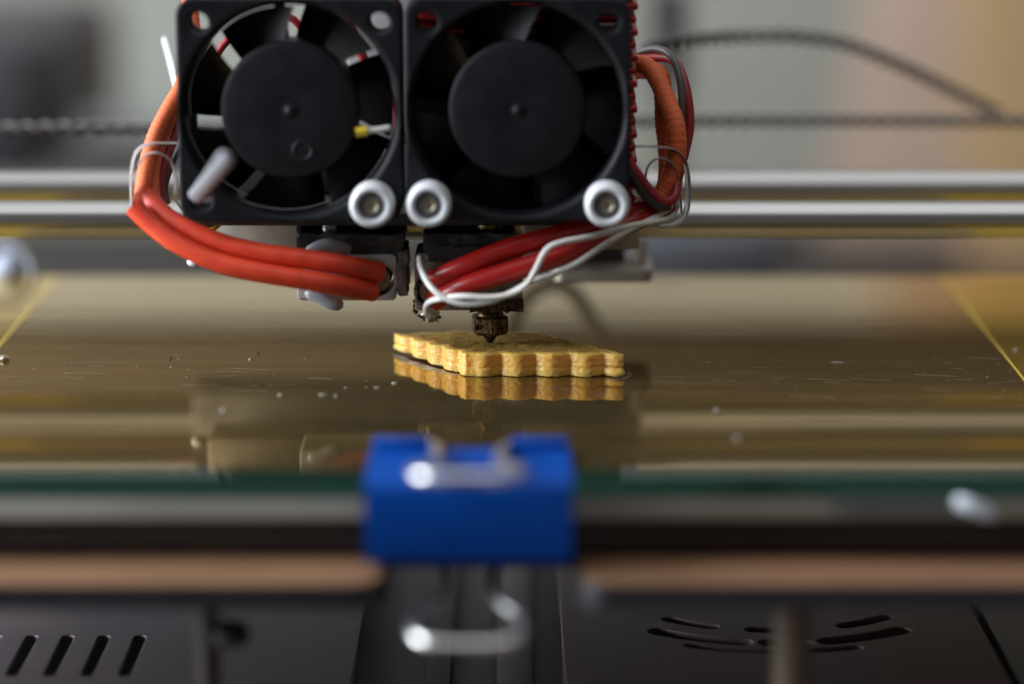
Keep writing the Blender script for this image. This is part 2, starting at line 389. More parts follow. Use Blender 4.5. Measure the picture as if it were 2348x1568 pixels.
def handle(z0, y1, z1, w_in, w_out, r=.85):
    y0 = -63
    f = lambda t: (y0 + (y1 - y0) * t, z0 + (z1 - z0) * t)
    P = [(-w_in - 5, *f(0)), (-w_in, *f(0)), (-w_in + .9, *f(.05)), (-w_in + 1.6, *f(.3)), (-w_in + 1.7, *f(.55)), (-w_out + .9, *f(.74)), (-w_out, *f(.86)), (-w_out + 1.2, *f(.955)), (-w_out + 4, *f(1.0))]
    P = P + [(0, *f(1.01))] + [(-x, y, z) for x, y, z in reversed(P)]
    return tube([(CX + x, y, z) for x, y, z in P], r, n=14, step=.8)
obj('handle', handle(1.3, -97, 4.8, 6.6, 8.2), M['nickel'], clip)
obj('handle', handle(-14.3, -98, -20.8, 5.6, 8.4), M['nickel'], clip)

# ------------------------------------------------------------------ clear tape on the front edge, right
def sheet(pts, d):
    bm = bmesh.new(); f = bm.faces.new([bm.verts.new(p) for p in pts])
    for v in bmesh.ops.extrude_face_region(bm, geom=[f])['geom']:
        if isinstance(v, bmesh.types.BMVert): v.co.y += d
    return bm
tp = [at(1905, 1126, -78.2), at(2085, 1128, -78.2), at(2190, 1140, -78.4), at(2215, 1186, -78.4), at(2060, 1180, -78.2), at(1915, 1176, -78.2)]
tape = thing('clear_tape', 'clear tape scrap folded over the right front edge of the glass', 'tape', tuple(tp[0]))
obj('tape_film', sheet(tp, .3), M['tape_clear'], tape)
obj('glint_end', tube([at(2185, 1148, -80), at(2225, 1160, -82), at(2285, 1184, -82.5)], 1.25, flat=(.35, 1), round_end=True, step=.6), M['tape_glint'], tape)  # pale end piece stands in for a bright glint

# ------------------------------------------------------------------ guide rods
for Y, l in ((27, 'nearer lower steel guide rod just behind the fans'), (66, 'farther upper steel guide rod behind the fans')):
    t = obj('guide_rod', lathe([(0, -220), (3.2, -220), (3.5, -219.6), (3.5, 219.6), (3.2, 220), (0, 220)], (0, Y, 23), 'X', 48), M['steel'], org=(0, Y, 23))
    tag(t, l, 'guide rod', 'steel guide rods')

# ------------------------------------------------------------------ extruder carriage
car = thing('extruder_carriage', 'dark carriage plate running on the steel rods under the fans', 'carriage', (-16, 30, 27))
obj('base_plate', box(-59, 23.5, -3.5, 78, 26.9, 29.2, bev=.3), M['plate_black'], car)
obj('bearing_block', box(-65, 26.5, 58.5, 73.5, 17.6, 26.8, bev=.6), M['bearing'], car)
obj('bearing_block', box(-58, -38, 20.5, 33.5, 18.3, 26.8, bev=.6), M['plate_grey'], car)
obj('bearing_block', box(2, 24, 20.5, 33.5, 18.3, 26.8, bev=.6), M['plate_grey'], car)
bm = plate([rrect(8, 27.2, 33, 50, 2.2)], 2.6, .3, FLAT(0, 0, 10.9)); obj('foot_bar', bm, M['plate_grey'], car)
obj('foot_post', box(23.6, 26.2, 38, 44, 12.25, 17.5, bev=.4), M['plate_grey'], car)
obj('foot_post', box(10, 22, 40, 47, 12.25, 17.5, bev=.4), M['plate_black'], car)
obj('stop_bracket', box(-38.8, -37.8, -2, 18, 19, 26.8, bev=.1), M['plate_black'], car)

mc = at(560, 300, 18)
obj('motor_body', box(mc.x - 12, mc.x + 18, 17, 44, 29.3, mc.z - 5, bev=1), M['dark_cloth'], car)
# red heat sink behind the right fan
FY = -14.0
LC, RC = at(664, 254, FY), at(1187, 253, FY)
FS = 39.1
hs = thing('heat_sink', 'red finned heat sink behind the right fan', 'heat sink', (RC.x, 4, 29.3))
nf = 17; z0 = RC.z - FS / 2 + 1.6
obj('core_block', box(RC.x - 18.9, RC.x + 15.5, -3.7, 13, 29.3, RC.z + 11), M['plate_black'], hs)
obj('core_block', box(RC.x - 18.8, RC.x + 14.5, 2, 13, RC.z + 11.1, RC.z + 24), M['red_anod'], hs)
for k in range(nf + 2):
    z = z0 + k * 2.28
    x1 = RC.x + FS / 2 + (1.75 if k % 2 else 1.45)
    bm = bmesh.new(); add_box(bm, RC.x - 18.6, x1, -3.4, 6 + 7 * (k % 2), z, z + 1.35, bev=.5, seg=3)
    for v in bm.verts:
        if v.co.x > RC.x + 10: v.co.z += (v.co.y + 3.4) * .05
    obj('fin', bm, M['red_anod'], hs)

# ------------------------------------------------------------------ cooling fans
def fan(c, label, screws, rot, tilt_screw=None):
    h = FS / 2
    t = thing('cooling_fan', label, 'fan', (c.x, c.y + 5, c.z - h), 'pair of black cooling fans')
    cr = [circ(sx * 15.7, sz * 15.7 - (.5 if sz > 0 else 0), 1.85, 24) for sx in (-1, 1) for sz in (-1, 1)]
    fr = obj('frame', plate([rrect(-h, h, -h, h, 3.1), circ(0, 0, 19.05, 96)] + cr, 2.6, .45, FRONT(c.x, c.y + 1.3, c.z)), M['fan'], t, 15)
    obj('rear_flange', plate([rrect(-h, h, -h, h, 3.1), circ(0, 0, 18.35, 96)] + cr, 2.4, .3, FRONT(c.x, c.y + 8.8, c.z)), M['fan'], fr)
    obj('duct', lathe([(19.2, .35), (18.85, .6), (18.5, 1.3), (18.25, 2.6), (18.2, 9.9), (18.7, 9.9), (19.1, 3), (19.2, .35)], c, 'Y', 96), M['fan'], fr)
    for k in range(3):
        a = radians(97 + 120 * k)
        Mx = Matrix.Translation((c.x, 0, c.z)) @ Matrix.Rotation(-a, 4, 'Y')
        obj('strut', box(11.5, 18.3, c.y + 8.2, c.y + 9.8, -.9, .9, bev=.2, M=Mx), M['fan'], fr)
    hub = obj('rotor', lathe([(0, -.15), (.35, -.2), (.75, .05), (1.3, .32), (2.0, .22), (10.6, .25), (11.6, .5), (12.05, 1.1), (12.1, 8.2), (0, 8.2)], c, 'Y', 96), M['fan'], t)
    for k in range(7):
        bm = bmesh.new(); n, m_ = 8, 12; g = []
        for i in range(n + 1):
            r = 11.8 + (18.0 - 11.8) * i / n; row = []
            for j in range(m_ + 1):
                tt = j / m_
                a = radians(rot + k * 360 / 7) + radians(44.5 + 2 * i / n) * tt - radians(7) * (i / n) + radians(2.5) * sin(pi * tt)
                y = 1.6 + 6.0 * (tt ** .85) + .4 * (1 - i / n)
                row.append(bm.verts.new((c.x + r * cos(a), c.y + y, c.z + r * sin(a))))
            g.append(row)
        for i in range(n):
            for j in range(m_): bm.faces.new((g[i][j], g[i + 1][j], g[i + 1][j + 1], g[i][j + 1]))
        bmesh.ops.solidify(bm, geom=bm.faces[:], thickness=.55)
        obj('blade', bm, M['blade'], hub)
    for sx, sz in screws:
        p = Vector((c.x + sx * (14.3 if len(screws) == 1 else 15.5), c.y, c.z + sz * 16.05))
        s = obj('mounting_screw', lathe([(0, -4.3), (1.0, -4.3), (1.05, -4.5), (2.05, -4.55), (2.25, -4.4), (2.3, -3.2), (1.5, -3.0), (1.5, 6), (0, 6)], p, 'Y', 32), M['screw'], t)
        obj('nylon_washer', lathe([(2.35, -3.6), (2.4, -4.6), (2.7, -5.0), (3.2, -5.05), (3.7, -4.6), (3.93, -3.6), (3.9, -.1), (1.6, -.1), (1.6, -2.6), (2.35, -2.8), (2.35, -3.6)], p, 'Y', 48), M['nylon'], s)
        obj('hex_socket', lathe([(0, -4.38), (.9, -4.42), (1.1, -4.56), (1.25, -4.52), (1.1, -4.2), (0, -4.2)], p + Vector((0, -.02, 0)), 'Y', 6), M['screw_hole'], s)
    return t
fl = fan(LC, 'left black cooling fan with light showing between its blades', [(1, -1)], -9)
fr = fan(RC, 'right black cooling fan in front of the red heat sink', [(-1, -1), (1, -1)], 33)
rt = [o for o in fl.children if o.name.startswith('rotor')][0]
pd = at(693, 346, FY)
obj('balance_mark', lathe([(1.35, .24), (1.5, .12), (1.75, .12), (1.9, .26)], Vector((pd.x, LC.y, pd.z)), 'Y', 28), M['fan'], rt)

# things seen through and beside the left fan
bm = bmesh.new(); a, b = at(800, 330, 22), at(942, -60, 22)
add_box(bm, a.x, b.x, 22, 24, 29.3, b.z, bev=.4)
tag(obj('back_plate', bm, M['grey_part'], org=(a.x, 22, 29.3)), 'pale plate standing behind the gap between the two fans', 'plate')
def wire(name, label, cat, pts, r, m, group=None, **k):
    P = [at(*p) for p in pts]
    o = obj(name, tube(P, r, **k), M[m], org=tuple(P[0]), smooth=60)
    return tag(o, label, cat, group)
wire('red_wire', 'red wire crossing diagonally behind the right side of the left fan', 'wire', [(770, -40, 14), (815, 90, 15), (850, 165, 16), (900, 235, 17), (925, 330, 18)], .9, 'redwire')
wire('red_wire', 'red wire arching behind the upper left of the left fan', 'wire', [(462, 235, 10), (478, 165, 12), (520, 95, 14), (590, 50, 15), (660, 38, 15), (705, 70, 16), (735, 20, 18)], .7, 'redwire')
wire('green_rim_reflection', 'green reflection inside the left rim of the left fan, made as a thin tube', 'wire', [(480, 170, -6), (452, 230, -6), (447, 290, -6), (470, 380, -6)], .55, 'green_reflection')  # thin green tube paints in the green reflection on the rim
w_ = thing('wire_end', 'short yellow tipped white wire poking through the left fan', 'wire', tuple(at(830, 302, -13)))
obj('yellow_tip', tube([at(816, 303, -13), at(842, 300, -13)], .95, step=.3), M['yellow'], w_)
obj('white_lead', tube([at(842, 300, -13), at(868, 297, -12.8), at(893, 293, -12.5)], .55), M['whitewire'], w_)
wire('tie_tail', 'milky tie end sticking out of the lower left corner of the left fan', 'zip tie', [(445, 455, -18), (480, 412, -30), (522, 358, -46)], 1.45, 'ptie_milky', n=18, step=.4, round_end=True, flat=(.55, 1))
wire('tie_tail', 'blurred white tie end standing up left of the left fan', 'zip tie', [(378, 90, 38), (395, 150, 30), (412, 215, 22)], .95, 'nylon', rfun=lambda s, i: .6 + .4 * s)

# ------------------------------------------------------------------ hot ends
def block_bm(x0, x1, y0, y1, z0, z1, bev, rot=0, jit=0.0, hole=None):
    bm = bmesh.new()
    if hole:
        hx, hz, hr = hole
        loops = [rrect(x0, x1, z0, z1, bev + .4, 4), circ(hx, hz, hr, 32)]
        bm.free(); bm = plate(loops, y1 - y0, bev, FRONT(0, (y0 + y1) / 2, 0))
    else:
        add_box(bm, x0, x1, y0, y1, z0, z1, bev=bev, seg=2)
    if rot:
        c = Vector(((x0 + x1) / 2, (y0 + y1) / 2, 0)); R = Matrix.Translation(c) @ Matrix.Rotation(rot, 4, 'Z') @ Matrix.Translation(-c)
        for v in bm.verts: v.co = R @ v.co
    return bm
def ragged(bm, amt, sc):
    for v in bm.verts:
        v.co += Vector((mnoise.noise(v.co * sc), mnoise.noise(v.co * sc + Vector((9, 3, 1))), mnoise.noise(v.co * sc + Vector((4, 7, 2))))) * amt
    return bm
def ragged_box(x0, x1, y0, y1, z0, z1, amt=.5, sc=.6, cuts=14):
    bm = bmesh.new(); add_box(bm, x0, x1, y0, y1, z0, z1)
    bmesh.ops.subdivide_edges(bm, edges=bm.edges[:], cuts=cuts, use_grid_fill=True)
    return ragged(bm, amt, sc)
bl0, bl1 = at(681, 690, -6), at(908, 583, -6)
hl = thing('hot_end', 'left hot end with clean aluminium block and no nozzle', 'hot end', (-29, 0, bl0.z), 'hot ends under the carriage')
ph = at(867, 643, -6)
blk = obj('heater_block', block_bm(bl0.x, bl1.x, -6, 6, bl0.z, bl1.z, .45, 0, hole=(ph.x, ph.z, 2.9)), M['alu'], hl)
obj('heater_cartridge', lathe([(0, -5.0), (2.2, -5.0), (2.45, -4.6), (2.5, 5.5), (0, 5.5)], Vector((ph.x - .2, 0, ph.z)), 'Y', 32), M['bronze'], hl)
obj('insulation', ragged_box(bl0.x + .3, bl1.x + 1.2, -5.5, 7, bl1.z + .06, bl1.z + 3.3, .55, .5), M['char'], hl)
bm = ragged_box(bl1.x + .1, bl1.x + 1.9, -4.8, 6.5, bl0.z + .7, bl1.z + .5, .5, .7, 12); obj('side_crust', bm, M['alu_dirty'], hl)
pb = at(757, 530, 0)
obj('heat_break', lathe([(0, bl1.z + 1), (1.75, bl1.z + 1), (1.75, 26.8), (0, 26.8)], (pb.x, 0, 0), 'Z', 32), M['barrel'], hl)
obj('grub_screw', lathe([(0, -6.15), (.5, -6.1), (.5, -5.7), (0, -5.7)], Vector((at(798, 561, -6).x, .3, bl1.z + 1.0)), 'Y', 16), M['steel'], hl)
# milky tie around the left block
P = [at(700, 592, -6.9), at(722, 572, -7.6), at(752, 562, -7.8), at(782, 570, -7.2), at(797, 578, -6.4)]
zt = thing('zip_tie', 'milky zip tie wrapped round the left heater block', 'zip tie', tuple(P[0]), 'nylon zip ties')
obj('strap', tube(P, 1.25, step=.5, flat=(.45, 1.0)), M['ptie_milky'], zt)
obj('strap_end', tube([at(700, 672, -6.7), at(728, 680, -7.4), at(760, 697, -7.8), at(787, 698, -7.5)], 1.15, step=.4, flat=(.5, 1), round_end=True), M['ptie_milky'], zt)

br0, br1 = at(951, 713, -5.5), at(1198, 572, -5.5)
hr = thing('hot_end', 'right hot end with burnt block and brass nozzle', 'hot end', (-4, 0, 4.4), 'hot ends under the carriage')
pr = at(985, 655, -5.5)
obj('heater_block', block_bm(br0.x, br1.x, -5.5, 6.5, br0.z, br1.z - .8, .4, hole=(pr.x + .4, pr.z - 1.0, 2.9)), M['alu_dirty'], hr)
obj('heater_cartridge', lathe([(0, -5.2), (2.2, -5.2), (2.45, -4.9), (2.5, 5.5), (0, 5.5)], Vector((pr.x + .4, 0, pr.z - 1.0)), 'Y', 32), M['bronze'], hr)
obj('insulation', ragged_box(br0.x + 1.6, br1.x - 1.5, -5.0, 6.8, br1.z - .75, br1.z + 2.7, .6, .5), M['char'], hr)
obj('insulation_flap', ragged_box(br0.x + 2.5, br0.x + 12, -6.2, -5.1, br1.z - 2.0, br1.z + .6, .35, .6, 8), M['char'], hr)
NX, NY = at(1123, 748, 0).x, 1.0
pbar = at(1122, 540, 1)
obj('heat_break', lathe([(0, br1.z - 1), (1.95, br1.z - 1), (1.95, br1.z + 1.8), (2.05, 25.6), (2.45, 25.6), (2.5, 26.2), (2.4, 26.85), (0, 26.85)], (pbar.x, 1, 0), 'Z', 32), M['barrel_brown'], hr)
obj('spring_ring', lathe([(2.0, 25.2), (2.4, 25.35), (2.55, 25.6), (2.4, 25.85), (2.0, 25.9)], (pbar.x, 1, 0), 'Z', 32), M['blackwire'], hr)
# nozzle: neck, hexagon, cone
bm = bmesh.new()
add_lathe(bm, [(0, 12), (2.1, 12), (2.1, 10.6), (2.45, 10.2), (2.45, 9.5), (0, 9.5)], (NX, NY, 0), 'Z', 32)
hexv = [(3.2, 9.75), (3.62, 9.4), (3.62, 6.95), (3.0, 6.3), (0, 6.3)]
add_lathe(bm, [(0, 9.75)] + hexv, (NX, NY, 0), 'Z', 6)
R = Matrix.Translation((NX, NY, 0)) @ Matrix.Rotation(radians(-20), 4, 'Z') @ Matrix.Translation((-NX, -NY, 0))
for v in bm.verts: v.co = R @ v.co
es = [e for e in bm.edges if abs(e.verts[0].co.z - e.verts[1].co.z) > 2 and e.verts[0].co.z < 9.8]
bmesh.ops.bevel(bm, geom=es, offset=.28, segments=2, affect='EDGES')
noz = obj('nozzle', bm, M['brass'], hr, 30)
obj('nozzle_tip', lathe([(1.5, 6.4), (1.45, 6.05), (1.3, 5.85), (.62, 4.8), (.40, 4.55), (.2, 4.5), (.2, 4.9)], (NX, NY, 0), 'Z', 32), M['brass_dark'], noz)
for px, py in ((1092, 752), (1150, 752)):
    p = at(px, py, NY - 3.1)
    obj('wrench_dimple', lathe([(0, -.12), (.28, -.10), (.42, .05), (.5, .2)], Vector((p.x, NY - 3.15 + (.35 if px > 1120 else 0), p.z)), 'Y', 14), M['brass_dark'], noz)
obj('burnt_band', ragged_box(at(1078, 700, -5.5).x, br1.x + .1, -6.0, -5.4, br0.z - .1, br0.z + 2.3, .25, .8, 10), M['brass_dark'], hr)
# crusts of old plastic on the block
for k in range(26):
    pass
bm = bmesh.new()
for k in range(60):
    px = random.uniform(1100, 1200); py = random.choice([random.uniform(690, 714), random.uniform(705, 716)])
    p = at(px, py, -5.5); r = random.uniform(.15, .5)
    bmesh.ops.create_icosphere(bm, subdivisions=1, radius=r, matrix=Matrix.Translation(p) @ Matrix.Diagonal((1.2, .6, .8, 1)))
for k in range(24):
    p = at(random.uniform(948, 956), random.uniform(690, 720), -5); r = random.uniform(.12, .32)
    bmesh.ops.create_icosphere(bm, subdivisions=1, radius=r, matrix=Matrix.Translation(p))
cr = obj('plastic_crust', ragged(bm, .2, 1.5), M['brass_dark'], hr); cr['kind'] = 'stuff'
# glassy drip at the block's lower left corner
bm = bmesh.new(); p = at(987, 722, -5)
bmesh.ops.create_icosphere(bm, subdivisions=4, radius=1.7, matrix=Matrix.Translation(p) @ Matrix.Diagonal((1.05, .9, .85, 1)))
gl = obj('plastic_drip', ragged(bm, .45, .7), M['glob'], hr)
bm = bmesh.new()
for px, py, r in ((966, 727, .35), (972, 733, .3), (1006, 728, .42), (960, 724, .22), (1003, 737, .2)):
    bmesh.ops.create_icosphere(bm, subdivisions=2, radius=r, matrix=Matrix.Translation(at(px, py, -6)) @ Matrix.Diagonal((1.3, 1, .8, 1)))
obj('burnt_bits', ragged(bm, .15, 2), M['char'], gl)

# ------------------------------------------------------------------ heater cables
def crease(s_, i): return 1 + .022 * mnoise.noise(Vector((s_ * 23, 2.1, 7))) + .012 * mnoise.noise(Vector((s_ * 70, 5, 1)))
def px_tube(pts, r, **k): return tube([at(*p) for p in pts], r, **k)
def braid(r, n=16):
    return lambda s, i: 1 + .035 * sin(i * 1.9) + .02 * sin(i * 3.1)
cl = thing('heater_cable', 'left heater cable of two bright red sleeves running into the clean block', 'cable', tuple(at(860, 650, -9)), 'heater cables')
s1 = obj('sleeve', px_tube([(874, 624, -7.5), (800, 610, -10), (715, 596, -11), (600, 580, -11), (502, 556, -10), (410, 516, -8), (365, 482, -6), (338, 448, -4)], 1.8, n=22, step=.8, rfun=crease, cap=True), M['sleeve'], cl, 60)
s2 = obj('sleeve', px_tube([(858, 669, -8), (790, 657, -11), (715, 644, -12.5), (600, 625, -13), (502, 602, -12.5), (410, 560, -11), (349, 516, -9.5), (306, 474, -8.5)], 1.8, n=22, step=.8, rfun=crease), M['sleeve'], cl, 60)
obj('braided_wire', px_tube([(322, 470, -5), (328, 425, -3), (338, 370, 0), (356, 310, 3), (385, 252, 6), (418, 195, 10), (440, 130, 14), (440, 50, 18), (425, -60, 22)], 1.45, n=16, step=.35, rfun=braid(1)), M['orange'], cl, 70)
obj('braided_wire', px_tube([(352, 450, -2), (352, 400, 1), (362, 345, 4), (385, 285, 7), (425, 215, 11), (500, 140, 14)], 1.15, n=16, step=.35, rfun=braid(1)), M['orange'], cl, 70)
obj('red_lead', px_tube([(372, 470, 0), (368, 420, 2), (385, 355, 5), (405, 300, 8), (430, 250, 10)], .85), M['redwire'], cl, 60)
obj('black_lead', px_tube([(384, 465, 1), (378, 430, 3), (392, 380, 6), (410, 345, 8), (440, 300, 10)], .6), M['blackwire'], cl, 60)
obj('red_lead', px_tube([(425, 498, 2), (460, 512, 0), (490, 506, 1), (530, 480, 4)], .95), M['redwire'], cl, 60)

crr = thing('heater_cable', 'right heater cable of two dark red sleeves running into the burnt block', 'cable', tuple(at(990, 660, -8)), 'heater cables')
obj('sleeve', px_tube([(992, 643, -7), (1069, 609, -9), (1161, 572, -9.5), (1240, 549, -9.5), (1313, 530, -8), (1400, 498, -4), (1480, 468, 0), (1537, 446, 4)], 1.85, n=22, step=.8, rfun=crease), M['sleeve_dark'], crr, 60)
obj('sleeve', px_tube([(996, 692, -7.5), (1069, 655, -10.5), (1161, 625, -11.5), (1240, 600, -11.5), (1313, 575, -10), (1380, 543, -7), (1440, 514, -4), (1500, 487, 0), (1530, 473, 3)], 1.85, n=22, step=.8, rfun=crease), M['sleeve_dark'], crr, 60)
obj('braided_wire', px_tube([(1495, 478, 1), (1520, 440, 2), (1540, 395, 2), (1552, 340, 2), (1548, 285, 3), (1528, 230, 6), (1505, 180, 9), (1478, 150, 12), (1430, 145, 15)], 1.7, n=16, step=.35, rfun=braid(1)), M['orange'], crr, 70)
obj('braided_wire', px_tube([(1525, 440, 6), (1530, 390, 7), (1528, 330, 8), (1522, 280, 9), (1520, 220, 10), (1510, 170, 12), (1470, 160, 15), (1420, 170, 18)], 1.7, n=16, step=.35, rfun=braid(1)), M['orange'], crr, 70)
obj('red_lead', px_tube([(1548, 440, 4), (1560, 385, 5), (1572, 340, 6), (1581, 290, 7), (1578, 235, 8), (1566, 180, 10), (1545, 140, 13), (1500, 132, 16), (1450, 140, 18)], .85), M['redwire'], crr, 60)
obj('grey_lead', px_tube([(1556, 330, 6), (1562, 270, 7), (1562, 210, 8), (1553, 160, 10), (1535, 125, 13), (1502, 112, 16), (1450, 125, 19)], .7), M['greywire'], crr, 60)
obj('red_lead', px_tube([(1440, 372, -4), (1462, 402, -4), (1490, 440, -3), (1520, 463, -2), (1545, 452, 0), (1553, 415, 2)], .95), M['redwire'], crr, 60)
obj('black_lead', px_tube([(1436, 385, -4.5), (1455, 415, -4.6), (1480, 452, -4), (1510, 474, -3), (1532, 475, -1)], .7), M['blackwire'], crr, 60)

tw = thing('sensor_wire', 'pair of thin white wires crossing the dark red sleeves', 'wire', tuple(at(965, 600, -10)))
obj('white_strand', px_tube([(962, 590, -6.5), (965, 615, -9), (982, 650, -13), (1012, 679, -14.5), (1060, 696, -15), (1120, 692, -15), (1170, 672, -15), (1215, 648, -14.5), (1270, 629, -14), (1325, 602, -13), (1385, 562, -11), (1440, 528, -8), (1500, 499, -3), (1540, 470, 2), (1552, 430, 5)], .56, n=12), M['whitewire'], tw, 60)
obj('white_strand', px_tube([(976, 708, -7), (982, 694, -10), (1010, 684, -13.5), (1060, 679, -15.6), (1115, 682, -16), (1165, 676, -16), (1205, 655, -16), (1228, 618, -15.5), (1252, 573, -15), (1290, 555, -14), (1360, 541, -12), (1440, 519, -8), (1500, 508, -4), (1532, 500, 0), (1548, 482, 3), (1556, 440, 6)], .56, n=12), M['whitewire'], tw, 60)

# transparent ties bundling the cables
zl = thing('zip_tie', 'clear zip tie loop round the orange wires left of the fans', 'zip tie', tuple(at(300, 470, -4)), 'nylon zip ties')
obj('strap', px_tube([(425, 328, -2), (380, 328, -4), (342, 330, -6), (313, 347, -6.5), (302, 385, -6.5), (300, 430, -6), (301, 475, -5)], .75, n=10, flat=(1.2, .28), step=.5), M['ptie'], zl)
obj('strap', px_tube([(317, 378, -7), (332, 357, -7), (356, 350, -7), (384, 362, -6), (399, 385, -5), (404, 420, -4), (402, 455, -2), (420, 485, 0)], .75, n=10, flat=(1.1, .32), step=.5), M['ptie'], zl)
zr = thing('zip_tie', 'clear zip tie loop round the orange wires right of the fans', 'zip tie', tuple(at(1578, 470, 4)), 'nylon zip ties')
obj('strap', px_tube([(1440, 335, -2), (1490, 336, -2), (1535, 340, 0), (1562, 358, 1), (1574, 392, 2), (1577, 440, 3), (1572, 485, 3), (1550, 512, 2), (1515, 520, 1)], .8, n=10, flat=(1.2, .3), step=.5), M['ptie'], zr)
obj('strap', px_tube([(1478, 410, 0), (1486, 380, 0), (1508, 363, 0), (1532, 368, 0), (1548, 392, 1), (1556, 430, 2), (1562, 490, 3)], .7, n=10, flat=(1.1, .32), step=.5), M['ptie'], zr)
p = at(447, 600, 14)
bm = bmesh.new(); bmesh.ops.create_icosphere(bm, subdivisions=3, radius=1.25, matrix=Matrix.Translation(p) @ Matrix.Diagonal((1.2, 1, .8, 1)))
tag(obj('nylon_lump', bm, M['nylon'], org=tuple(p)), 'small white nylon lump peeking out under the left red sleeve', 'nylon lump')
wire('yellow_wire', 'short yellow wire behind the left red sleeve', 'wire', [(386, 563, 6), (405, 557, 4), (450, 535, 4), (490, 520, 3), (505, 505, 3)], .75, 'yellow')

# ------------------------------------------------------------------ twisted cables behind
def twisted(path, r, pitch, rr=.62):
    bm = bmesh.new(); C = spline(path, .7)
    for ph in (0, pi):
        P = []
        L = 0
        for i, c in enumerate(C):
            if i: L += (C[i] - C[i - 1]).length
            T = (C[min(i + 1, len(C) - 1)] - C[max(i - 1, 0)]).normalized()
            U = Vector((0, 1, 0)); U = (U - T * U.dot(T)).normalized(); V = T.cross(U)
            a = 2 * pi * L / pitch + ph
            P.append(c + (U * cos(a) + V * sin(a)) * r)
        add_tube(bm, P[::1], rr, n=8, step=.7)
    return bm
P = [at(-80, 297, 70), at(330, 291, 70), at(1200, 284, 72), at(1480, 278, 74), at(1900, 277, 84), at(2440, 278, 92)]
tag(obj('twisted_cable', twisted(P, .85, 7.4, .55), M['cable'], org=tuple(P[0]), smooth=60), 'straight dark twisted cable stretched across behind the fans', 'cable', 'dark twisted cables')
P = [at(1480, 112, 60), at(1560, 98, 70), at(1680, 86, 85), at(1800, 83, 90), at(1930, 100, 95), at(2060, 150, 100), at(2190, 212, 104), at(2290, 262, 106)]
tag(obj('twisted_cable', twisted(P, .95, 7.4, .6), M['cable'], org=tuple(P[0]), smooth=60), 'arching dark twisted cable at the upper right', 'cable', 'dark twisted cables')
wire('black_cable', 'black cable loop hanging behind the carriage above the bed', 'cable', [(1165, 470, 100), (1200, 545, 100), (1262, 580, 100), (1315, 560, 100), (1380, 470, 100)], 1.7, 'cable')

# ------------------------------------------------------------------ the printed piece: a scalloped rhombus
def piece():
    A, B, C_, D = Vector((-8.3, -7.0)), Vector((20.2, -7.4)), Vector((5.2, 12.2)), Vector((-22.1, 13.2))
    out = []
    for P, Q, nl, ph, amp in ((A, B, 4.62, 0.0, 1.5), (B, C_, 4, .0, 1.3), (C_, D, 4.4, 0, 1.2), (D, A, 4.6, 0, 1.15)):
        d = Q - P; L = d.length; nrm = Vector((d.y, -d.x)).normalized(); n = 170
        for k in range(n):
            t = k / n
            w = abs(sin(pi * (t * nl + ph))) ** .9
            e = min(1, t / .10, (1 - t) / .07)
            out.append(P + d * t + nrm * (amp * (w - .7) * e))
    # smooth a little
    n = len(out)
    for it in range(5):
        out = [(out[i - 1] + out[i] * 2 + out[(i + 1) % n]) / 4 for i in range(n)]
    return out
outl = piece(); NP = len(outl); TOP = 4.25
nrm2 = []
for i in range(NP):
    d = outl[(i + 2) % NP] - outl[i - 2]; nrm2.append(Vector((d.y, -d.x)).normalized())
bm = bmesh.new(); rows = []; NL = 10; per = 7
for j in range(NL * per + 1):
    z = TOP * j / (NL * per); lay = j / per; fl_ = lay - int(lay)
    row = []
    for i in range(NP):
        li = min(int(lay), NL - 1)
        bul = (abs(sin(pi * lay)) ** .5 - .7) * .05
        gw = .2 + 1.5 * max(0, min(1, (outl[i].x - 15) / 4)) + 1.0 * max(0, min(1, (-outl[i].x - 19) / 3)); g = (-.30 * exp(-((z - 1.75) / .22) ** 2) + (.16 if z < 1.5 else 0) * (1 - abs(z / .75 - 1))) * gw
        jit = mnoise.noise(Vector((outl[i].x * 1.1, outl[i].y * 1.1, z * 1.3))) * .09 + mnoise.noise(Vector((outl[i].x * 2.6, outl[i].y * 2.6, z * 2.8))) * .06 + mnoise.noise(Vector((outl[i].x * 5, outl[i].y * 5, z * 5))) * .04
        edge = -.22 * max(0, (z - (TOP - .25)) / .25) ** 2 - (.25 * max(0, (.2 - z) / .2) if z < .2 else 0)
        p = outl[i] + nrm2[i] * (bul + g + jit + edge)
        zz = z + ((mnoise.noise(Vector((outl[i].x * 1.6, outl[i].y * 1.6, 3))) * .14 + mnoise.noise(Vector((outl[i].x * 3.4, outl[i].y * 3.4, 6))) * .12 * j / (NL * per)) if j else mnoise.noise(Vector((outl[i].x * 3, outl[i].y * 3, 8))) * .14 + .12)
        row.append(bm.verts.new((p.x, p.y, zz)))
    rows.append(row)
for a, b in zip(rows[:-1], rows[1:]):
    for i in range(NP): bm.faces.new((a[i], a[(i + 1) % NP], b[(i + 1) % NP], b[i]))
bm.faces.new(rows[0])
cen = Vector((-1.2, 2.8))
prev = rows[-1]; NR = 60
for k in range(1, NR + 1):
    s = 1 - (k / NR) ** 1.0 * .995; row = []
    for i in range(NP):
        q = cen + (Vector((rows[-1][i].co.x, rows[-1][i].co.y)) - cen) * s
        u = q.x * cos(.8) + q.y * sin(.8)
        z = TOP + .02 * min(k, 4) + .05 * sin(u * 2 * pi / .55) * min(1, k / 6) + mnoise.noise(Vector((q.x * 3.2, q.y * 3.2, 1))) * .10 + mnoise.noise(Vector((q.x * .5, q.y * .5, 4))) * .08
        row.append(bm.verts.new((q.x, q.y, z)))
    for i in range(NP): 
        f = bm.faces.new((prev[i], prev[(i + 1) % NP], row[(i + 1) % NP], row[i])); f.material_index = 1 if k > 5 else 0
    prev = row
f = bm.faces.new(prev); f.material_index = 1
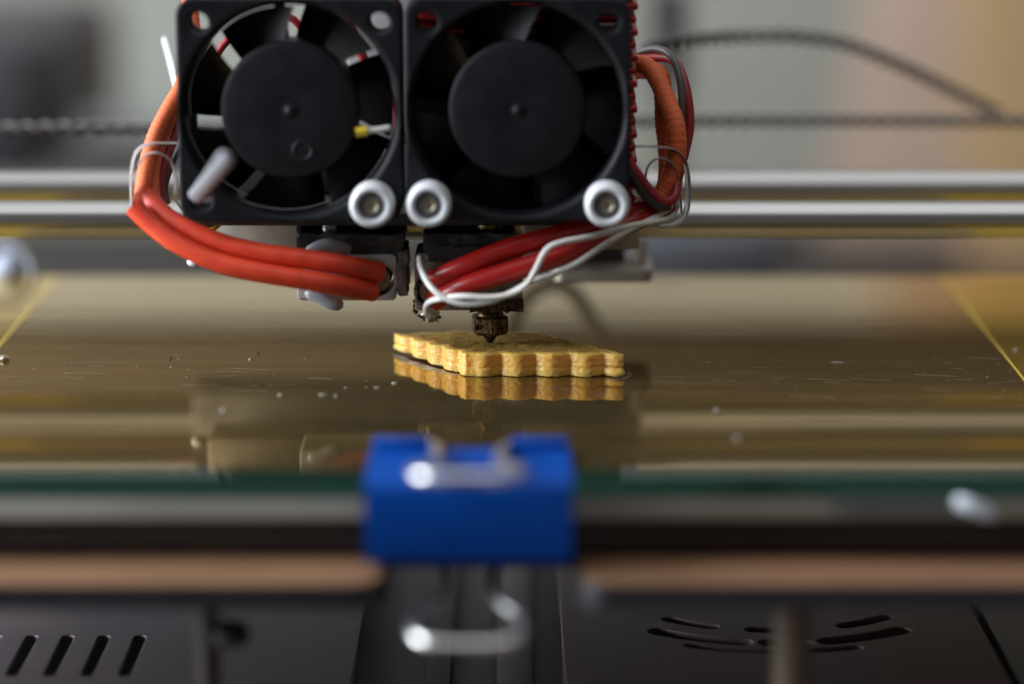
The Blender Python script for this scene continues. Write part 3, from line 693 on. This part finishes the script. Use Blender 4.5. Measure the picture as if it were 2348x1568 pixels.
for v in bm.verts:                              # the far left corner has curled up off the tape and thinned
    t = max(0, min(1, (-v.co.x - 9) / 13)); t = t * t * (3 - 2 * t)
    v.co.z = v.co.z * (1 - .30 * t) + .75 * t
pc = obj('printed_piece', bm, M['print'], org=(0, 0, 0), smooth=180)
pc.data.materials.append(M['print_top_sheen'])
tag(pc, 'amber 3D printed diamond slab with scalloped sides under the nozzle', 'print')

# left over skirt lines round the piece
sk = thing('filament_skirt', 'thin clear filament lines left on the tape round the amber piece', 'filament', (0, 0, .05))
for off, i0, i1 in ((1.1, 520, 672), (2.0, 540, 650), (2.9, 555, 625), (2.2, 155, 200), (2.9, 160, 192)):
    P = []
    for i in range(i0, i1, 5):
        q = outl[i % NP] + nrm2[i % NP] * off * .95
        P.append(q)
    for it in range(6): P = [P[0]] + [(P[k - 1] + P[k] * 2 + P[k + 1]) / 4 for k in range(1, len(P) - 1)] + [P[-1]]
    obj('filament_line', tube([(q.x, q.y,   .05) for q in P], .045, n=6, step=.6), M['ptie'], sk, 60)

# fine scratches and wiped residue in the film, long in X
bm = bmesh.new()
for k in range(70):
    p = atz(random.uniform(-20, 2360), random.gauss(860, 30), 0)
    if -26 < p.x < 22 and -10 < p.y < 15: continue
    L = random.uniform(1, 9); dy = random.uniform(-.12, .12) * L
    add_tube(bm, [(p.x - L / 2, p.y - dy, .012), (p.x + random.uniform(-.5, .5), p.y + random.uniform(-.1, .1), .012), (p.x + L / 2, p.y + dy, .012)], random.uniform(.010, .022), n=5, step=2)
tag(obj('fine_scratches', bm, M['debris'], smooth=60), 'fine pale scratches running along the bed tape', 'scratches', kind='stuff')
# flecks on the bed
bm = bmesh.new()
for k in range(90):
    px = random.choice([random.uniform(0, 900), random.uniform(0, 2347)]); py = random.choice([random.gauss(850, 22), random.uniform(790, 1050)])
    p = atz(px, py, .06)
    if -23 < p.x < 21 and -10 < p.y < 14: continue
    r = random.choice([.05, .06, .08, .12]); 
    bmesh.ops.create_icosphere(bm, subdivisions=1, radius=r, matrix=Matrix.Translation(p) @ Matrix.Rotation(random.random() * 3, 4, 'Z') @ Matrix.Diagonal((random.uniform(1, 4), 1, .6, 1)))
for px, py, sx, r in ((574, 824, 1, .33), (643, 906, 1.4, .35), (512, 941, 1, .5), (1643, 941, 1, .42), (1690, 1005, 1, .5), (865, 888, 3, .22), (905, 878, 2, .3), (2328, 803, 1, .5), (1918, 831, 6, .22), (1625, 831, 2, .2), (740, 905, 3, .25), (770, 908, 1, .3)):
    bmesh.ops.create_icosphere(bm, subdivisions=2, radius=r, matrix=Matrix.Translation(atz(px, py, .1)) @ Matrix.Diagonal((sx, 1, .8, 1)))
tag(obj('plastic_flecks', ragged(bm, .06, 3), M['debris']), 'tiny pale plastic flecks scattered on the tape', 'flecks', kind='stuff')
for px, py, l in ((390, 822, 'dark speck on the tape left of the amber piece, farther left one'), (591, 808, 'dark speck on the tape nearer the amber piece')):
    p = atz(px, py, .1); bm = bmesh.new(); bmesh.ops.create_icosphere(bm, subdivisions=2, radius=.27, matrix=Matrix.Translation(p))
    tag(obj('dark_speck', bm, M['debris_dark'], org=tuple(p)), l, 'speck', 'dark specks on the bed')
p = atz(10, 822, .4); bm = bmesh.new()
bmesh.ops.create_icosphere(bm, subdivisions=3, radius=.75, matrix=Matrix.Translation(p) @ Matrix.Diagonal((1.4, 1, .8, 1)))
tag(obj('plastic_blob', ragged(bm, .3, 1), M['glob'], org=tuple(p)), 'clear yellowish plastic blob at the left edge of the bed', 'blob')

# ------------------------------------------------------------------ blurred things beyond the bed
def slab(name, label, cat, px0, px1, py0, py1, Y, depth, m, bev=4, group=None):
    a, b = at(px0, py1, Y), at(px1, py0, Y)
    return tag(obj(name, box(a.x, b.x, Y, Y + depth, a.z, b.z, bev=bev), M[m], org=((a.x + b.x) / 2, Y, a.z)), label, cat, group)
def outline_slab(name, label, cat, pts, Y, depth, m):
    bm = bmesh.new(); f = bm.faces.new([bm.verts.new(at(px, py, Y)) for px, py in pts])
    for v in bmesh.ops.extrude_face_region(bm, geom=[f])['geom']:
        if isinstance(v, bmesh.types.BMVert): v.co.y += depth
    bmesh.ops.bevel(bm, geom=bm.edges[:], offset=5, segments=2, affect='EDGES')
    return tag(obj(name, bm, M[m], org=tuple(at(*pts[-1], Y))), label, cat)
outline_slab('beige_board', 'large blurred beige board leaning at the right behind the rods', 'board', [(2080, -900), (2000, -100), (1965, 100), (1915, 380), (1850, 640), (1790, 1100), (2700, 1100), (2700, -900)], 845, 20, 'tan_board')
outline_slab('ochre_cabinet', 'blurred ochre brown cabinet at the far right', 'cabinet', [(2260, -900), (2215, 100), (2240, 640), (2260, 900), (2900, 900), (2900, -900)], 760, 40, 'ochre_board')
slab('dark_case', 'blurred slate grey case low behind the carriage', 'case', 1330, 1800, 545, 640, 300, 60, 'slate', 5)
slab('dark_equipment', 'blurred black equipment at the upper left edge', 'equipment', -400, 95, 95, 420, 420, 80, 'dark_cloth', 8)
slab('brown_box', 'blurred brown box behind the black equipment at the left', 'box', -300, 210, 20, 440, 560, 80, 'brown_dark', 8)
pp = at(1532, 425, 330)
post = thing('dark_post', 'blurred dark upright post right of the heat sink', 'post', tuple(pp))
a_, b_ = at(1494, 205, 330), at(1574, -30, 330)
obj('black_housing', box(a_.x, b_.x, 323, 345, a_.z, b_.z, bev=2), M['dark_cloth'], post)
obj('grey_upright', box(pp.x - 3.4, pp.x + 3.4, 328, 338, pp.z, a_.z - .1, bev=1), M['brown_beam'], post)
slab('grey_shelf', 'blurred grey shelf low behind the left rods', 'shelf', -400, 520, 305, 470, 520, 60, 'panel_grey', 5)
tag(obj('added_reflect_board', box(-900, 900, 870, 895, 60, 900, bev=3), M['white_part'], org=(0, 870, 60)), 'added unseen pale board that brightens the bed tape reflection', 'board')  # unseen board, added to brighten the far part of the bed reflection
slab('added_dark_beam', 'added brown beam out of view that darkens the bed reflection', 'beam', -600, 3000, -900, -120, 300, 20, 'brown_beam', 2)  # added above the view to give the bed reflection its dark band
p = at(15, 640, 95)
gd = thing('cable_guide', 'blurred white rounded guide with clear loop at the far left edge', 'cable guide', tuple(p))
bm = bmesh.new(); bmesh.ops.create_uvsphere(bm, u_segments=24, v_segments=16, radius=4.2, matrix=Matrix.Translation(p) @ Matrix.Rotation(radians(15), 4, 'Y') @ Matrix.Diagonal((1, 1, 1.5, 1)))
obj('cap', bm, M['cap_grey'], gd, 180)
obj('loop', tube([at(-20, 560, 95), at(30, 563, 94), at(70, 600, 93), at(78, 650, 92)], 1.0), M['ptie_milky'], gd, 60)
